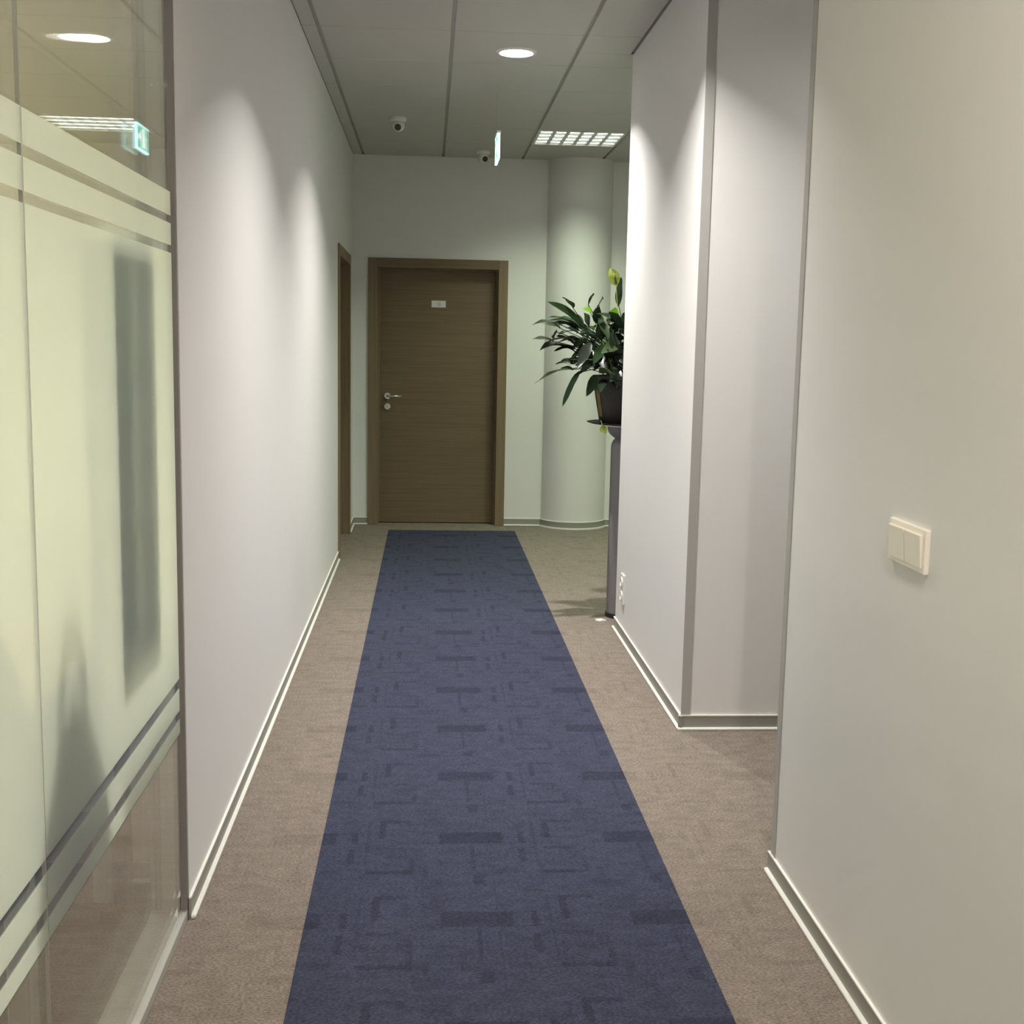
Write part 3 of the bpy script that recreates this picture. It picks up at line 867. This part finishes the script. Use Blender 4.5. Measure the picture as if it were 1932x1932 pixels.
for sx, sy_, sz, tx, ty, tz, w, tone in LEAVES:
    wt, tl_ = w * 1.02, None
    if w < 0.036:                                     # blades seen nearly edge on: broad, but lying flat
        wt = 0.056; tl_ = math.acos(min(1.0, w * 0.92 / wt)) * rnd.choice((1, 1, -1))
    make_leaf((sx, sy_, sz), (tx, ty, tz), wt, M_LEAF[tone], droop=0.10 if tz > sz - 0.05 else 0.04, tilt=tl_)
for k in range(16):                                   # flat blades reaching out towards the corridor
    s = Vector((rnd.uniform(0.76, 0.90), rnd.uniform(6.58, 6.84), rnd.uniform(1.40, 1.62)))
    t = s + Vector((-rnd.uniform(0.10, 0.17), rnd.uniform(-0.05, 0.05), rnd.uniform(-0.04, 0.05)))
    make_leaf(s, t, 0.055, M_LEAF[rnd.choice((0, 0, 1))], tilt=math.radians(rnd.choice((1, -1)) * rnd.uniform(70, 84)))
for k in range(34):                                   # the rest of the bush, all round the pot
    a = rnd.uniform(0, 2 * math.pi); r0 = rnd.uniform(0.05, 0.18); r1 = r0 + rnd.uniform(0.10, 0.19)
    z0 = rnd.uniform(1.38, 1.60); z1 = z0 + rnd.uniform(-0.12, 0.09)
    s = Vector((PX + r0 * math.cos(a), PY + 0.05 + r0 * math.sin(a), z0)); t = Vector((PX + r1 * math.cos(a), PY + 0.05 + r1 * math.sin(a), z1))
    if t.x < PX - 0.22: continue
    for q in (s, t):
        if q.x > 0.93: q.y = max(q.y, 6.40)
    make_leaf(s, t, rnd.uniform(0.03, 0.06), M_LEAF[rnd.choice((0, 0, 0, 1))])
for k in range(46):                                   # dense heart of the bush above the pot
    s = Vector((rnd.uniform(0.84, 1.08), rnd.uniform(6.52, 6.82), rnd.uniform(1.36, 1.60)))
    a = math.radians(rnd.uniform(100, 290)); l = rnd.uniform(0.07, 0.16)
    t = s + Vector((l * math.cos(a), l * math.sin(a) * 0.8, rnd.uniform(-0.10, 0.07)))
    if t.x > 0.93: t.y = max(t.y, 6.42)
    make_leaf(s, t, rnd.uniform(0.020, 0.042), M_LEAF[rnd.choice((0, 0, 0, 1, 1, 2))])
# blooms
fl = make_leaf((0.997, 6.62, 1.800), (0.960, 6.60, 1.893), 0.056, M_SPATHE, 'bloom', True, (1.04, 6.62, 1.30), 0.06, 0.15, 0.30)
tube_obj('spadix', [(0.993, 6.605, 1.812), (0.982, 6.588, 1.842), (0.976, 6.585, 1.866)], [0.006, 0.0065, 0.004], M_SPADIX, fl, 10)
dl = make_leaf((0.905, 6.375, 1.070), (0.926, 6.36, 1.026), 0.036, M_DEAD, 'withered_leaf', True, (0.905, 6.42, 1.092), 0.0, 0.1, 0.3)
settle(po)

# small white scrap on the carpet at the foot of the pedestal
bm = bmesh.new()
ring = [(0.030 * math.cos(a) * (1 + 0.15 * math.sin(3 * a)), 0.018 * math.sin(a)) for a in [2 * math.pi * k / 14 for k in range(14)]]
lo = [bm.verts.new((x, y, 0.0)) for x, y in ring]; hi = [bm.verts.new((x * 0.92, y * 0.9, 0.006 + 0.003 * math.sin(5 * x / 0.03))) for x, y in ring]
bm.faces.new(lo); bm.faces.new(hi)
for i in range(14): bm.faces.new((lo[i], lo[(i + 1) % 14], hi[(i + 1) % 14], hi[i]))
sc_ = bm_obj('paper_scrap', bm, M_STRIP); sc_.location = (0.948, 6.50, 0.0)
tag(sc_, 'small white scrap lying on the carpet at the foot of the pedestal', 'scrap')

# ------------------------------------------------------------------ office furniture behind the frosted glass
M_CAB = wood('office_brown_wood', (0.16, 0.10, 0.055), (0.22, 0.15, 0.09), 'X')
cb = thing('low_cabinet', 'low brown wooden cabinet against the office wall', 'cabinet', (-1.25, 3.48, 0))
box('carcass', -1.70, -0.815, 3.31, 3.67, 0.04, 0.60, M_CAB, cb, 0.003)
box('plinth', -1.68, -0.83, 3.34, 3.66, 0.0, 0.04, M_BLACK, cb)
box('cabinet_top', -1.71, -0.805, 3.285, 3.675, 0.60, 0.625, M_CAB, cb, 0.003)
for x0, x1 in ((-1.695, -1.262), (-1.256, -0.82)):
    dr = box('cabinet_door', x0, x1, 3.292, 3.309, 0.05, 0.592, M_CAB, cb, 0.002)
    xk = x1 - 0.04 if x0 < -1.5 else x0 + 0.04
    tube_obj('knob', [(xk, 3.292, 0.5), (xk, 3.272, 0.5)], [0.006, 0.012], M_METAL, dr, 12)
settle(cb)

dk = thing('light_blocking_desk', 'added pale office desk close behind the glass, blocking lamp light towards the corridor floor', 'desk', (-1.15, 2.84, 0))  # desk added to keep the office lamp's light off the corridor floor
M_DESK = wood('pale_beech', (0.42, 0.34, 0.22), (0.50, 0.41, 0.28), 'Y')
box('desk_top', -1.52, -0.79, 2.45, 3.22, 0.715, 0.742, M_DESK, dk, 0.003)
for lx in (-1.49, -0.87):
    for ly in (2.48, 3.14):
        box('leg', lx, lx + 0.05, ly, ly + 0.05, 0.003, 0.715, M_ALU, dk, 0.002)
box('modesty_panel', -1.44, -0.87, 3.155, 3.173, 0.25, 0.714, M_DESK, dk)
settle(dk)

M_PANEL = plain('charcoal_felt', (0.035, 0.042, 0.040), 0.9, noise=0.1, nscale=60)
dp = thing('display_panel', 'tall dark upright board fixed behind the frosted glass, seen as a blur', 'panel', (-0.668, 2.65, 0.82))
box('panel_board', -0.676, -0.664, 2.48, 2.82, 0.80, 1.68, M_PANEL, dp, 0.003, 2)
for yy in (2.52, 2.78):
    for zz in (0.85, 1.63):
        tube_obj('standoff', [(-0.6535, yy, zz), (-0.665, yy, zz)], 0.008, M_METAL, dp, 12)
settle(dp)

M_CHAIR = plain('dark_chair_fabric', (0.045, 0.05, 0.055), 0.85, noise=0.1, nscale=60)
ch = thing('office_chair', 'dark office chair blurred behind the frosted glass', 'chair', (-1.00, 2.14, 0))
cx_, cy_ = -1.00, 2.14
for k in range(5):
    a = math.radians(72 * k + 100)
    ex_, ey_ = cx_ + 0.25 * math.cos(a), cy_ + 0.25 * math.sin(a)
    tube_obj('base_leg', [(cx_, cy_, 0.10), (cx_ + 0.12 * math.cos(a), cy_ + 0.12 * math.sin(a), 0.09), (ex_, ey_, 0.065)], [0.024, 0.02, 0.015], M_BLACK, ch)
    lathe('caster', [(0.0, -0.014), (0.024, -0.014), (0.028, -0.008), (0.028, 0.008), (0.024, 0.014), (0.0, 0.014)], (ex_, ey_, 0.028), M_BLACK, ch, 18, axis='X')
tube_obj('gas_column', [(cx_, cy_, 0.09), (cx_, cy_, 0.40)], 0.025, M_METAL, ch, 14)
box('seat', cx_ - 0.23, cx_ + 0.23, cy_ - 0.23, cy_ + 0.23, 0.40, 0.48, M_CHAIR, ch, 0.03, 3)
# shield-shaped back turned to the glass, with a loop on top
bm = bmesh.new(); fr, bk = [], []
outline = [(-0.20, 0.52), (-0.215, 0.66), (-0.19, 0.78), (-0.13, 0.88), (-0.07, 0.96), (0.0, 1.0), (0.07, 0.96), (0.13, 0.88), (0.19, 0.78), (0.215, 0.66), (0.20, 0.52)]
for yy, zz in outline:
    fr.append(bm.verts.new((cx_ + 0.205, cy_ + yy, zz))); bk.append(bm.verts.new((cx_ + 0.245, cy_ + yy, zz)))
bm.faces.new(fr); bm.faces.new(bk)
for i in range(len(fr)): bm.faces.new((fr[i], fr[(i + 1) % len(fr)], bk[(i + 1) % len(fr)], bk[i]))
bmesh.ops.recalc_face_normals(bm, faces=bm.faces)
bmesh.ops.bevel(bm, geom=[e for e in bm.edges], offset=0.01, segments=2, affect='EDGES')
bm_obj('backrest', bm, M_CHAIR, ch)
tube_obj('back_loop', [(cx_ + 0.225, cy_ + 0.07 * math.cos(t), 0.95 + 0.17 * math.sin(t)) for t in [math.pi * k / 12 for k in range(13)]], 0.012, M_CHAIR, ch, 10)
box('back_bracket', cx_ + 0.15, cx_ + 0.232, cy_ - 0.03, cy_ + 0.03, 0.395, 0.56, M_BLACK, ch, 0.005)
settle(ch)

LX, LYO = -2.95, 2.30
ol = thing('office_light', 'flat ceiling light panel inside the office', 'ceiling light', (LX, LYO, H - 0.012))
box('light_frame', LX - 0.65, LX + 0.65, LYO - 0.32, LYO + 0.32, H - 0.030, H - 0.012, M_WHITE, ol, 0.003)
box('diffuser', LX - 0.62, LX + 0.62, LYO - 0.29, LYO + 0.29, H - 0.034, H - 0.029, emit('office_diffuser', (1.0, 0.95, 0.75), 6.0), ol)
area_light('lamp_light', ol, (LX, LYO, H - 0.040), P_OFFICE, C_OFFICE, 'RECTANGLE', 1.2, 0.55, spread=135.0)
settle(ol)
